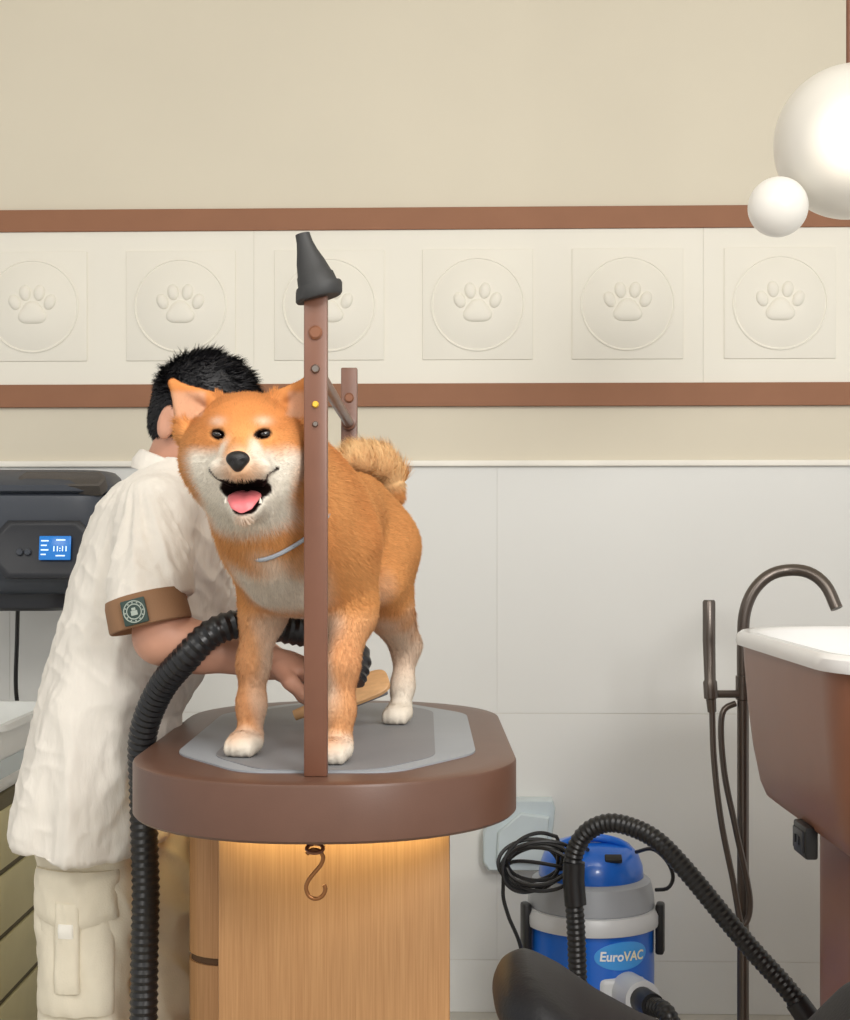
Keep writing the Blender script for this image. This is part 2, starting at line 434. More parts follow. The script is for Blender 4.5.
b = MB(); b.tube(spline([hp+Vector((x, 0, z)) for x, z in s_pts], .003), .0029, 10)
tag(b.build('s_hook', M['brass']), 'small bronze S-shaped hook hanging under the front of the table', 'hook')
b = MB(); b.tube(spline([hp+Vector((math.sin(a)*.011, math.cos(a)*.011, .036+math.cos(a)*.004)) for a in [i*.55 for i in range(12)]]+[hp+Vector((0, .003, .05)), Vector((hp.x, hp.y, ZT-.077))], .003), .0028, 8); b.build('hook_eye', M['bolt'], tb)
# nozzle on the post
nz = thing('dryer_nozzle', 'black rubber cone nozzle sitting tilted on top of the front post', 'nozzle', P(319, 300, 1.93))
def nring(px, py, rx_, ry_, tilt=.25):
    c = P(px, py, 1.93); out = []
    for k in range(32):
        a = 2*math.pi*k/32; out.append(c+Vector((rx_*math.cos(a), ry_*math.sin(a), rx_*math.cos(a)*tilt)))
    return out
b = MB(); b.loft([nring(319, 299, .029, .027), nring(319, 297, .031, .029), nring(319, 288, .031, .029), nring(318.5, 285, .0295, .028)]); b.build('collar', M['rubber'], nz)
b = MB(); b.loft([nring(318.5, 287, .0265, .025), nring(315, 275, .024, .022), nring(314.5, 274, .0225, .021), nring(310.5, 262, .0185, .017), nring(307, 251, .0135, .013), nring(304.5, 242, .0105, .010), nring(302.5, 234, .0095, .009), nring(302.5, 234.5, .0075, .007), nring(303.5, 241, .006, .006)]); b.build('cone', M['rubber'], nz)
# ================================================================ DOG
O = np.array([-.19, 2.06]); u2 = np.array([.243, .970]); l2 = np.array([.970, -.243])
def D(a, b, c): 
    q = O+u2*a+l2*b; return np.array([q[0], q[1], ZT+.0035+c])
RB = np.array([[u2[0], u2[1], 0], [l2[0], l2[1], 0], [0, 0, 1]])
HC = np.array([-.245, 1.97, 1.396])
def H(x, y, z): return np.array([HC[0]+x, HC[1]-y, HC[2]+z])
df = Field((-.41, 1.78, .93), (.08, 2.68, 1.52), .0030)
df.add(f_ell(D(.15, -.006, .325), (.185, .081, .102), RB), .03)
df.add(f_ell(D(.035, 0, .292), (.085, .088, .093), RB), .04)
df.add(f_ell(D(.28, -.018, .355), (.16, .060, .064), RB), .04)
df.add(f_ell(D(.40, -.028, .335), (.10, .067, .088), RB), .04)
# neck
df.chain([(D(.07, 0, .338), .092), (D(.01, -.02, .375), .087), (H(.01, -.045, -.015), .072)], .05)
df.add(f_cone(D(-.01, -.01, .32), H(.008, -.02, -.055), .083, .062), .04)
for s in (-1, 1):
    df.chain([(D(.06, s*.056, .30), .054), (D(.075, s*.069, .20), .032)], .035)
    ap, bp_ = ((-.013, .07) if s > 0 else (.022, -.077))
    df.chain([(D(.075, s*.07, .215), .032), (D(ap+.03, bp_, .13), .0208), (D(ap+.022, bp_, .07), .0182), (D(ap+.016, bp_, .03), .0182)], .02)
    df.add(f_ell(D(ap-.006, bp_, .017), (.035, .0255, .019), RB), .014)
    for q in (-.016, -.0055, .0055, .016):
        df.add(f_ell(D(ap-.03+abs(q)*.3, bp_+q, .0125), (.013, .0066, .0125), RB), .004)
    bh = .040 if s > 0 else -.06; bt = s*.044-.022
    df.chain([(D(.41, bt, .31), .057), (D(.355, bt+s*.008, .24), .040)], .04)
    df.chain([(D(.41, bt, .28), .052), (D(.41, bt+s*.005, .20), .036), (D(.478, bh+s*.002, .130), .0205)], .035)
    df.chain([(D(.355, bt+s*.008, .235), .035), (D(.478, bh+s*.002, .130), .0205), (D(.464, bh, .06), .0172), (D(.452, bh, .03), .0172)], .02)
    df.add(f_ell(D(.432, bh, .016), (.034, .0245, .0185), RB), .014)
    for q in (-.0155, -.0052, .0052, .0155):
        df.add(f_ell(D(.408+abs(q)*.3, bh+q, .012), (.012, .0063, .012), RB), .004)
# tail: a feathery plume curled forward over the rump
TAIL = [(np.array(P(394, 496, 2.57)), .018), (np.array(P(391, 476, 2.57)), .023), (np.array(P(378, 464, 2.54)), .027), (np.array(P(361, 460, 2.50)), .023), (np.array(P(347, 461, 2.46)), .010)]
df.chain(TAIL, .012)
# head
df.add(f_ell(H(.002, -.005, .002), (.074, .074, .060)), .03)
df.add(f_ell(H(.003, .02, .010), (.055, .055, .045)), .02)
for s in (-1, 1): df.add(f_ell(H(.003+s*.047, .0, -.028), (.042, .050, .043)), .03)
df.add(f_ell(H(.006, .0, -.062), (.062, .052, .040)), .03)
df.add(f_cone(H(.004, .045, -.028), H(.008, .112, -.038), .044, .0250), .016)
for s in (-1, 1): df.add(f_ell(H(.006+s*.020, .094, -.043), (.021, .030, .015)), .008)
df.add(f_cone(H(.006, .02, -.076), H(.009, .088, -.103), .036, .0105), .010)
for s in (-1, 1):
    if s < 0: tip, out, inn, mid = (-.097, .004, .078), (-.081, .0, .006), (-.036, .0, .053), (-.060, -.014, .026)
    else: tip, out, inn, mid = (.088, .004, .084), (.085, .0, .010), (.040, .0, .055), (.063, -.014, .028)
    df.add(f_cone(H(*out), H(*tip), .012, .0035), .008); df.add(f_cone(H(*inn), H(*tip), .012, .0035), .008)
    df.add(f_cone(H(*mid), H(*tip), .020, .0035), .010)
# mouth cut: wide at the lips, narrow at the chin
mouth = [f_ell(H(.009, .085, -.0680), (.040, .056, .0135)), f_ell(H(.009, .088, -.080), (.027, .050, .0135)), f_ell(H(.009, .088, -.089), (.017, .046, .011))]
for m_ in mouth: df.add(m_, .003, 's')
EYES = [(H(-.0265, .060, .004), -1), (H(.0325, .060, .0045), 1)]
def eye_d(p, e, s):
    a = s*.30; x = p[:,0]-e[0]; z = p[:,2]-e[2]
    return np.sqrt(((x*math.cos(a)+z*math.sin(a))/1.6)**2+(-x*math.sin(a)+z*math.cos(a))**2)
for e, s in EYES: df.add(f_ell(e+np.array([0, -.008, 0]), (.0104, .009, .0060), [[math.cos(s*.30), 0, math.sin(s*.30)], [0, 1, 0], [-math.sin(s*.30), 0, math.cos(s*.30)]]), .005, 's')
dV, dQ = df.mesh(2)
cO = np.array(lin((226,160,98))); cD = np.array(lin((200,120,64))); cW = np.array(lin((242,234,219))); cK = np.array(lin((36,26,24))); cP = np.array(lin((212,172,148))); cT = np.array(lin((250,206,150)))
# lip line: drawn over the muzzle from the mouth opening up to the pointed corners
lips = []
for s in (-1, 1):
    pts = []
    for q in np.linspace(0, 1, 15):
        lx = .009+s*(.020+.021*q); lz = -.0615+.0175*q**1.6+(.004*q if s > 0 else 0)
        yy = .2
        while yy > 0 and df.at(H(lx, yy, lz)) > 0: yy -= .0008
        pts.append(H(lx, yy, lz))
    pts = [np.array(p_) for p_ in pts]
    for _ in range(2): pts = [pts[0]]+[(pts[i-1]+2*pts[i]+pts[i+1])/4 for i in range(1, len(pts)-1)]+[pts[-1]]
    lips.append(pts)
LP = np.array([p_ for l_ in lips for p_ in l_])
def mouth_d(p):
    d = np.full(len(p), 1.)
    for fn, _, _ in mouth: d = np.minimum(d, fn(p[:,0], p[:,1], p[:,2]))
    return d
def lip_d(p):
    d = np.full(len(p), 1.); near = np.linalg.norm(p-H(.009, .08, -.06), axis=1) < .08
    if near.any():
        q = p[near]; d[near] = np.min(np.linalg.norm(q[:,None,:]-LP[None], axis=2), axis=1)
    return d
def tail_d(p):
    d = np.full(len(p), 1.)
    for (a, ra), (b_, rb) in zip(TAIL[1:-1], TAIL[2:]): d = np.minimum(d, f_cone(a, b_, ra, rb)[0](p[:,0], p[:,1], p[:,2]))
    return d
def dogcoords(p):
    q = p[:,:2]-O; return q@u2, q@l2, p[:,2]-ZT-.0035
def headw(p):
    h = p-HC; return h[:,0], -h[:,1], h[:,2]
def isear(p):
    x, y, z = headw(p); return (z > .030) & (np.abs(x-.003) > .042) & (np.abs(y) < .06)
def ishead(p):
    x, y, z = headw(p); return np.where(isear(p), 1., sst(-np.sqrt(x**2+(y*.8)**2+(z*.9)**2), -.125, -.10))
def dogcol(p):
    a, b_, c = dogcoords(p); x, y, z = headw(p); n = len(p)
    wob = .008*np.sin(p[:,0]*90+p[:,2]*60)+.006*np.sin(p[:,1]*110-p[:,2]*75)
    front = sst(-a, -.045, .02)
    wb = front*sst(c, .19, .225)*sst(-(c+wob), -.305, -.245)*sst(-np.abs(b_+.01), -.085, -.035)*.95
    under = sst(-(c+wob), -.265, -.225)*sst(a, .08, .13)*sst(-a, -.34, -.28)
    wb = np.maximum(wb, under*.85)
    fleg = sst(-c, -.22, -.19)*sst(-a, -.14, -.10)
    inner = sst(-np.abs(b_)+wob*.6, -.078, -.046)
    wb = np.maximum(wb, fleg*(.10+.45*inner)); wb = np.maximum(wb, fleg*sst(-(c+wob*.5), -.050, -.010)*.95)
    hleg = sst(a, .33, .38)*sst(-(c+wob), -.215, -.13)
    wb = np.maximum(wb, hleg*(.6+.35*sst(-c, -.12, -.03)))
    wb = np.maximum(wb, sst(a, .455, .50)*sst(-c, -.32, -.20)*.7)
    # throat
    wb = np.maximum(wb, sst(c, .318, .350)*sst(-a, -.02, .03)*sst(-z, .055, .075)*sst(-np.abs(b_+.03), -.085, -.045)*.95)
    hx = np.abs(x-.004)
    wh = sst(-(z+wob*.5), .006, .028)*(1-sst(hx+wob*.4-.25*(z+.03)*(z < -.03), .062, .088))
    wh = np.maximum(wh, sst(y, .075, .095)*.85*sst(hx, .006, .014))
    bridge = sst(-hx, -.022, -.010)*sst(z, -.040, -.022)
    wh = wh*(1-.8*bridge)
    for e, s in EYES:
        bx = p[:,0]-e[0]; bz = p[:,2]-e[2]
        wh = np.maximum(wh, .42*np.exp(-((bx/.010)**2+((bz-.017)/.006)**2))*(y > 0))
    hw = ishead(p)
    ear = sst(z, .026, .034)*sst(hx, .052, .060)*sst(y, -.006, .001)*(1-sst(z, .062, .070))
    wgt = wb*(1-hw)+wh*hw
    back = np.clip(.15+.5*np.sin(p[:,0]*37+p[:,2]*23)*np.sin(p[:,1]*31)+sst(c, .38, .45)*.5+hw*sst(z, .0, .03)*.6, 0, 1)[:,None]
    base = cO*(1-back*.6)+cD*back*.6
    tl = sst(-tail_d(p), -.014, -.002)[:,None]; base = base*(1-tl)+cT*tl
    col = base*(1-wgt[:,None])+cW*wgt[:,None]
    col = col*(1-.6*ear[:,None])+cP*.6*ear[:,None]
    k = np.maximum(sst(-mouth_d(p), -.0034, -.0014), sst(-lip_d(p), -.0042, -.0026))[:,None]
    col = col*(1-k)+cK*k
    for e, s in EYES:
        k = (sst(-eye_d(p, e, s), -.0084, -.0062)*(y > .03))[:,None]; col = col*(1-k)+cK*k
    return col
dog = thing('dog', 'orange and white shiba dog standing on the grooming table, smiling with tongue out', 'dog', tuple(D(.2, 0, -.0035)))
body = raw_mesh('body', dV, dQ, M['dogskin'], dog, dogcol(dV))
NOSE = H(.008, .138, -.034)
def furfn(p, n, r):
    a, b_, c = dogcoords(p); x, y, z = headw(p); hw = ishead(p); k = len(p)
    L = np.full(k, .0090)
    L = np.where(c < .22, .0070, L); L = np.where(c < .10, .005, L); L = np.where(c < .03, .003, L)
    L = np.where((a > .43) & (c > .17), .012, L)
    L = np.where((a < .05) & (c > .25), .012, L)
    face = .0040+.0085*sst(-y, -.070, .005)
    L = L*(1-hw)+face*hw
    L = np.where(isear(p), .0032, L)
    td = tail_d(p); tl = td < .004
    L = np.where(tl, .027, L)
    L = L*(.55+.8*r.random(k))
    d = np.zeros_like(p)
    d[:,0] = u2[0]; d[:,1] = u2[1]; d[:,2] = -.45
    leg = (c < .2)[:,None]; d = np.where(leg, np.array([.1, .2, -1.]), d)
    fl = p-(NOSE+np.array([0, -.02, 0])); fl /= np.linalg.norm(fl, axis=1)[:,None]; fl[:,2] -= .1
    d = d*(1-hw[:,None])+fl*hw[:,None]
    d = np.where(isear(p)[:,None], np.array([0, 0, 1.]), d)
    d = np.where(tl[:,None], np.array([-.50, -.30, .65]), d)
    d = d-n*(d*n).sum(1)[:,None]
    d = d/np.maximum(np.linalg.norm(d, axis=1), .2)[:,None]
    d = d+n*np.where(tl, .38, .25)[:,None]+r.normal(size=p.shape)*np.where(tl, .17, .12)[:,None]
    keep = (mouth_d(p) > .0030) & (lip_d(p) > .0030)
    for e, s in EYES: keep &= ~((eye_d(p, e, s) < .0073) & (y > .03))
    keep &= np.linalg.norm(p-NOSE, axis=1) > .016
    return L, d, dogcol(p), keep
blades('fur', dV, dQ, 380000, furfn, M['fur'], body, .00048, 3, .14, .15)
for e, s in EYES:
    b = MB(); b.ell(e+np.array([0, .0012, 0]), (.0100, .0085, .0061), Matrix.Rotation(-s*.30, 3, 'Y')); b.build('eye', M['eye'], dog)
for pts in lips:
    b = MB(); b.tube([Vector(p_) for p_ in pts], [.0026-.0015*i/(len(pts)-1) for i in range(len(pts))], 8); b.build('lip', M['lip'], dog)
nf = Field(NOSE-.04, NOSE+.04, .0022)
nf.add(f_ell(NOSE+np.array([0, .004, .002]), (.0155, .012, .0105)), .004); nf.add(f_ell(NOSE+np.array([0, .004, -.006]), (.008, .010, .009)), .006)
for s in (-1, 1): nf.add(f_ell(NOSE+np.array([s*.008, -.008, -.002]), (.0035, .005, .0028)), .003, 's')
nV, nQ = nf.mesh(1); raw_mesh('nose', nV, nQ, M['nose'], dog)
tg = MB(); rings = []
for t_, hw_, yy, zz in ((0, .017, .045, -.074), (.25, .020, .065, -.075), (.5, .0220, .082, -.078), (.75, .0200, .099, -.083), (.92, .0145, .110, -.092), (1, .005, .113, -.098)):
    rings.append([Vector(H(.010+hw_*math.cos(q), yy, zz+(.006*math.sin(q) if hw_ > .006 else .002*math.sin(q))+(-.0025 if abs(math.cos(q)) < .3 and math.sin(q) > 0 else 0))) for q in [2*math.pi*k/20 for k in range(20)]])
tg.loft(rings); tg.build('tongue', M['tongue'], dog)
for s in (-1, 1):
    b = MB(); b.lathe([(.0022, 0), (.0017, .004), (.0003, .0075)], H(.010+s*.0225, .097, -.0872), 10); b.build('tooth', M['tooth'], dog)
# collar strap round the neck base, sunk in the fur except at the front
cpts = []
c0 = np.array([-.190, 2.075, 1.315]); ax1 = np.array([l2[0], l2[1], .38]); ax2 = np.array([u2[0], u2[1], .75])
for k in range(64):
    a = 2*math.pi*k/64; d = ax1*math.cos(a)+ax2*math.sin(a); d = d/np.linalg.norm(d); r_ = .03
    while r_ < .2 and df.at(c0+d*r_) < 0: r_ += .001
    da = abs((math.degrees(a)-290+180) % 360-180); f_ = float(sst(np.array(-da), -42., -20.))
    cpts.append(c0+d*(r_-.009+.0135*f_))
cb = MB(); cp = [Vector(p) for p in cpts]; cp = [(cp[i-1]+cp[i]*2+cp[(i+1) % 64])/4 for i in range(64)]; cp.append(cp[0]); cb.tube(cp, .0030, 8, False); cb.build('neck_strap', M['collar'], dog)
# ================================================================ PERSON
per = thing('person', 'person in cream short-sleeved shirt and cargo trousers bending beside the table', 'person', (-.55, 2.5, 0))
SC = 1450/2.5
tab = np.array([(440,166,192,.05),(458,158,197,.058),(470,142,206,.09),(485,120,218,.14),(505,101,229,.165),(540,86,232,.18),(600,70,226,.185),(660,55,210,.19),(710,44,180,.20),(780,26,172,.21),(830,14,172,.215),(900,10,172,.215)], float)
tz = CZ+(545-tab[:,0])/SC; tcx = ((tab[:,1]+tab[:,2])/2-425)/SC; trx = (tab[:,2]-tab[:,1])/2/SC; try_ = tab[:,3]
od = np.argsort(tz)
def torso(off=0., cut=True):
    def fn(X, Y, Z):
        cx = np.interp(Z, tz[od], tcx[od]); rx = np.interp(Z, tz[od], trx[od])-off; ry = np.interp(Z, tz[od], try_[od])-off
        q = np.sqrt(((X-cx)/rx)**2+((Y-2.5)/ry)**2); d = (q-1)*np.minimum(rx, ry)
        d = np.maximum(d, Z-(1.405-off))
        return np.maximum(d, (.748+.06*np.clip((Y-2.3)/.4, 0, 1)+.035*sst(-X, .58, .72)+off)-Z)
    return fn, np.array([-.8, 2.2, .68]), np.array([-.28, 2.8, 1.45])
SH = np.array(P(156, 513, 2.355)); EL = np.array(P(162, 636, 2.235)); SLE = np.array(P(151, 626, 2.225))
SHL = np.array(P(200, 512, 2.65)); ELL = np.array(P(232, 640, 2.66))
WR = np.array(P(266, 662, 2.225)); WRL = np.array(P(286, 668, 2.53))
ad = (SLE-SH)/np.linalg.norm(SLE-SH)
def halfspace(pt, nrm, lo, hi):
    def fn(X, Y, Z): return (X-pt[0])*nrm[0]+(Y-pt[1])*nrm[1]+(Z-pt[2])*nrm[2]
    return fn, lo, hi
def capped(a, b_, ra, rb, pt, nrm):
    fn, lo, hi = f_cone(a, b_, ra, rb)
    def g(X, Y, Z): return np.maximum(fn(X, Y, Z), (X-pt[0])*nrm[0]+(Y-pt[1])*nrm[1]+(Z-pt[2])*nrm[2])
    return g, lo, hi
sf = Field((-.80, 2.10, .68), (-.22, 2.82, 1.46), .0040)
sf.add(torso(), .01)
hem_n = np.array([.25, -.1, -1.]); hem_n /= np.linalg.norm(hem_n)
hem_p = SLE-hem_n*.036                    # the linen ends here and overlaps the tan cuff
sf.chain([(SHL, .062), (SHL*.35+ELL*.65, .062)], .035)
# grooves where the loose sleeve meets the back and the front of the shirt
sf.add(f_cone(P(101, 635, 2.30), P(98, 560, 2.315), .024, .020), .012, 's'); sf.add(f_cone(P(98, 560, 2.315), P(110, 522, 2.33), .020, .006), .012, 's')
sf.add(f_cone(P(196, 635, 2.30), P(195, 555, 2.31), .022, .014), .012, 's')
sf.add(f_cone(SH, SH*.8+SLE*.2, .060, .058), .025)
sf.add(capped(SH*.85+SLE*.15, SLE, .058, .0685, hem_p, hem_n), .006)
sf.add(f_cone(P(172, 482, 2.5), P(190, 430, 2.5), .05, .06), .006, 's')
sV, sQ = sf.mesh(2); sN = vnormals(sV, sQ)
def ridge(v): return 1-2*abs(noise.noise(v))
disp = np.zeros(len(sV))
for i, p in enumerate(sV):
    x, y, z = p
    wx = noise.noise(Vector((x*4, y*4, z*3)))*.08
    low = max(0, min(1, (1.40-z)/.15)); fall = max(0, min(1, (1.15-z)/.3))
    ang = math.atan2(x+.47, 1.42-z)
    f1 = noise.noise(Vector((ang*8+wx*12, z*1.5, y*6)))
    f2 = ridge(Vector((ang*9+wx*22+3, z*2.2, y*7+7)))
    f4 = ridge(Vector((x*17+z*22+wx*18, y*15, z*9-x*13)))**2
    f5 = ridge(Vector((x*32-z*14+wx*30, y*28, z*12+x*7+5)))
    f6 = noise.noise(Vector((x*80, y*80, z*24)))
    disp[i] = .012*f1*low*(.6+.7*fall)+.0105*(f2-.5)*low*(.5+.8*fall)+.0026*f4*low+.0022*(f5-.5)*low+.0011*f6
    hemd = (p-hem_p)@hem_n
    if y < 2.31 and hemd > -.03 and np.linalg.norm(p-SLE) < .10: disp[i] *= max(.15, min(1, (-hemd)/.03))
sV = sV+sN*disp[:,None]
shirt = raw_mesh('shirt', sV, sQ, M['shirt'], per)
zax = Vector(-hem_n); rotc = zax.to_track_quat('Z', 'Y').to_matrix()
b = MB(); b.lathe([(.050, .050), (.060, .048), (.0625, .038), (.0640, .004), (.0635, .0005), (.0615, -.001), (.056, .002), (.046, .010)], Vector(SLE), 48, rotc)
cv_ = b.build('sleeve_cuff', M['cuff'], shirt)
bn = Vector((-.10, -1, .02)).normalized(); bn = (bn-zax*bn.dot(zax)).normalized(); bc = Vector(SLE)+zax*.021+bn*.0662
rb_ = Matrix((zax.cross(bn), zax, bn)).transposed()
b = MB(); b.box(bc, (.038, .038, .005), rb_, bev=.002); bd = b.build('sleeve_badge', M['badge'], shirt)
b = MB()
for rr in (.0160, .0112):
    b.tube([bc+rb_ @ Vector((rr*math.cos(a), rr*math.sin(a), .0026)) for a in [2*math.pi*k/28 for k in range(29)]], .0009, 6, False)
for k in range(12):
    a = 2*math.pi*k/12; b.box(bc+rb_ @ Vector((.0137*math.cos(a), .0137*math.sin(a), .0026)), (.002, .002, .001), rb_)
b.box(bc+rb_ @ Vector((0, -.002, .0026)), (.010, .007, .001), rb_); b.box(bc+rb_ @ Vector((0, .004, .0026)), (.006, .004, .001), rb_)
b.build('badge_emblem', M['badgel'], bd)
colr = []
nk = np.array(P(172, 474, 2.5))
for rr, zz in ((.058, -.006), (.066, -.010), (.069, .004), (.062, .020), (.057, .021), (.053, .006)):
    colr.append([Vector((nk[0]+rr*1.0*math.cos(a)+zz*.35, nk[1]+rr*1.05*math.sin(a), nk[2]+zz-.022*math.cos(a))) for a in [2*math.pi*k/36 for k in range(36)]])
b = MB(); b.loft(colr, False, False); b.build('shirt_collar', M['shirt'], shirt)
# body
fh = Vector((.76, -.48, -.40)).normalized(); rh = fh.cross(Vector((0, 0, 1))).normalized(); uh = rh.cross(fh)
HP = Vector(P(204, 416, 2.5)); RH = np.array([fh, rh, uh])
def HH(f_, r_, u_): return np.array(HP+fh*f_+rh*r_+uh*u_)
bf = Field((-.78, 2.10, -.01), (-.03, 2.80, 1.63), .0042)
bf.add(f_ell(HH(-.005, 0, .015), (.084, .068, .082), RH), .02)
bf.add(f_ell(HH(.028, 0, -.055), (.058, .055, .062), RH), .03)
bf.add(f_cone(HH(.080, 0, -.005), HH(.102, 0, -.035), .010, .014), .012)
bf.add(f_ell(HH(.072, 0, -.076), (.020, .026, .014), RH), .012)
for s in (-1, 1):
    bf.add(f_ell(HH(.074, s*.03, .003), (.012, .014, .010), RH), .006, 's')
    bf.add(f_ell(HH(-.010, s*.074, -.020), (.019, .010, .032), RH), .008)
    bf.add(f_ell(HH(-.005, s*.084, -.016), (.010, .005, .019), RH), .004, 's')
bf.add(f_cone(HH(.075, -.022, -.066), HH(.075, .022, -.066), .004, .004), .004, 's')
bf.chain([(np.array(P(165, 505, 2.5)), .060), (HH(-.025, 0, -.07), .050)], .03)
bf.add(torso(.038), .03)
hip = np.array([-.555, 2.5, .80])
bf.add(f_ell(hip, (.10, .14, .12)), .04)
LEGR = [(-.553, 2.42, .80), (-.558, 2.42, .46), (-.570, 2.40, .09)]; LEGL = [(-.502, 2.56, .80), (-.484, 2.53, .46), (-.488, 2.54, .09)]
for Lg in (LEGR, LEGL): bf.chain([(np.array(Lg[0]), .070), (np.array(Lg[1]), .052), (np.array(Lg[2]), .038)], .03); bf.add(f_cone(np.array(Lg[2])-(0, 0, .04), np.array(Lg[2])+np.array([.10, 0, -.055]), .035, .025), .02)
bf.chain([(SH, .045), (EL, .041)], .02)
bf.chain([(EL, .041), (EL*.65+WR*.35+np.array([0, 0, -.004]), .036), (WR, .0245)], .02)
bf.chain([(SHL, .048), (ELL, .040)], .02); bf.chain([(ELL, .039), (ELL*.6+WRL*.4, .035), (WRL, .0235)], .02)
def hand(W, ex, ey, ez, curl, s):
    ex, ey, ez = [np.array(v, float)/np.linalg.norm(v) for v in (ex, ey, ez)]
    R = np.array([ex, ey, ez])
    bf.add(f_cone(W, W+ex*.03, .0235, .022), .015)
    bf.add(f_ell(W+ex*.048, (.045, .038, .017), R), .015)
    for i, (ln, off) in enumerate(((.9, -.029), (1., -.0095), (.95, .0095), (.76, .028))):
        p = W+ex*(.082-.004*abs(i-1.3))+ey*off; a = curl[0]; pts = [(W+ex*.05+ey*off*.8, .0095), (p, .0095)]
        for k, (l_, r_) in enumerate(((.040, .0085), (.027, .008), (.020, .0068))):
            p = p+(ex*math.cos(a)-ez*math.sin(a))*l_*ln; pts.append((p, r_)); a += curl[1]
        bf.chain(pts, .004)
    p = W+ex*.022+ey*(-.028); q = p+(ex*.55-ey*.55-ez*.35)*.042; t_ = q+(ex*.85-ey*.1-ez*.5)*.030; t2 = t_+(ex*.85+ey*.15-ez*.5)*.022
    bf.chain([(p, .0135), (q, .0115), (t_, .0095), (t2, .0075)], .008)
hand(WR, (1, .06, -.16), (0, 1, .1), (.16, -.1, 1), (.35, .45), 1)
hand(WRL, (1, -.45, -.20), (.45, 1, .0), (.2, 0, 1), (.30, .55), -1)
bV, bQ = bf.mesh(1); pbody = raw_mesh('body', bV, bQ, M['skin'], per)
for s in (-1, 1):
    b = MB(); b.ell(HH(.069, s*.03, .003), (.011,)*3); b.build('eye', M['eye'], per)
# hair
hf = Field(np.array(HP)-.15, np.array(HP)+.16, .0042)
hf.add(f_ell(HH(-.008, 0, .016), (.093, .077, .090), RH), .01)
hf.add(f_ell(HH(-.048, 0, -.030), (.050, .056, .052), RH), .02)
nf_ = np.array(fh*.85-uh*.55)
hf.add(halfspace(HH(.048, 0, 0), nf_, np.array(HP)-.15, np.array(HP)+.16), .01, 'i')
for s in (-1, 1): hf.add(f_ell(HH(.004, s*.082, -.032), (.026, .020, .040), RH), .006, 's')
hV, hQ = hf.mesh(2); hair = raw_mesh('hair', hV, hQ, M['hair'], per)
HCn = np.array(HP)
def hairfn(p, n, r):
    k = len(p); rel = (p-HCn)@np.array(uh)
    L = (.006+.018*sst(rel, .0, .07))*(.5+.8*r.random(k))
    cl = np.array([noise.noise(Vector(q)*38) for q in p])
    d = n*.40+np.array(fh)*.55*sst(rel, 0., .08)[:,None]-np.array(uh)*.75*sst(-rel, -.05, .03)[:,None]+r.normal(size=p.shape)*.12+cl[:,None]*np.array([.7, .1, .55])
    return L, d, None, np.ones(k, bool)
blades('hair_strands', hV, hQ, 26000, hairfn, M['hair'], hair, .0011, 5, .35)
# trousers
pf = Field((-.80, 2.2, .03), (-.30, 2.84, .95), .006)
pf.add(f_ell(np.array([-.550, 2.49, .80]), (.115, .155, .12)), .04)
for Lg, s in ((LEGR, -1), (LEGL, 1)):
    pf.chain([(np.array(Lg[0]), .090), (np.array(Lg[0])*.55+np.array(Lg[1])*.45, .086), (np.array(Lg[1]), .081), (np.array(Lg[2])+(0, 0, .02), .076)], .02)
pf.add(halfspace(np.array([0, 0, .06]), np.array([0, 0, -1.]), np.array([-.8, 2.2, .0]), np.array([-.3, 2.84, .2])), .004, 'i')
pV, pQ = pf.mesh(2); pN = vnormals(pV, pQ)
dd = np.array([.010*noise.noise(Vector((p[0]*9+p[2]*6, p[1]*10, p[2]*5)))+.008*(ridge(Vector((p[0]*16+p[2]*14, p[1]*15, p[2]*9)))-.5) for p in pV])
trs = raw_mesh('trousers', pV+pN*dd[:,None], pQ, M['pants'], per)
def legpatch(name, z0, z1, a0, a1, r0, th, n=24, m='pants', par=None, drop=0, amp=1.):
    rings = []; nz_ = 10
    for k in range(n+1):
        u_ = abs(2*k/n-1); a = math.radians(a0+(a1-a0)*k/n); ring = []; zb_ = z0+drop*(1-u_)
        e_ = th*math.sqrt(max(0, 1-u_**6))
        zr = [(zb_, r0), (zb_, r0+e_*.7)]+[(zb_+.01+(z1-.018-zb_)*j/nz_, r0+e_) for j in range(nz_+1)]+[(z1, r0+e_*.8), (z1, r0)]
        for zz, rr in zr:
            cx = -.553-.005*(0.8-zz)/.34; cy = 2.42
            w_ = amp*(.006*noise.noise(Vector((a*3+zz*8, zz*16+a*3, r0*50)))+.003*(ridge(Vector((a*5+zz*9, zz*24+a*4, 3)))-.5)) if rr > r0 else 0
            ring.append(Vector((cx+(rr+w_)*math.sin(a), cy-(rr+w_)*math.cos(a), zz)))
        rings.append(ring)
    b = MB(); b.loft(rings); return b.build(name, M[m], par or trs, angle=50)
pk = legpatch('cargo_pocket', .495, .700, -62, 40, .082, .013)
legpatch('pocket_flap', .655, .730, -66, 44, .086, .014, par=pk, drop=-.02)
legpatch('pocket_strap', .535, .68, -24, 2, .094, .010, par=pk, amp=.5)
legpatch('strap_buckle', .625, .648, -19, -3, .099, .008, m='white', par=pk, amp=0)
for Lg in (LEGR, LEGL):
    f_ = Field(np.array(Lg[2])-np.array([.12, .08, .1]), np.array(Lg[2])+np.array([.20, .08, .07]), .005)
    x0, y0 = Lg[2][0], Lg[2][1]
    f_.add(f_ell((x0+.020, y0, .036), (.135, .05, .036)), .01); f_.add(f_ell((x0-.02, y0, .06), (.07, .046, .05)), .02)
    f_.add(halfspace((0, 0, .002), np.array([0, 0, -1.]), np.array([x0-.3, y0-.2, -.1]), np.array([x0+.3, y0+.2, .15])), .003, 'i')
    v_, q_ = f_.mesh(1); raw_mesh('shoe', v_, q_, M['shoe'], per)
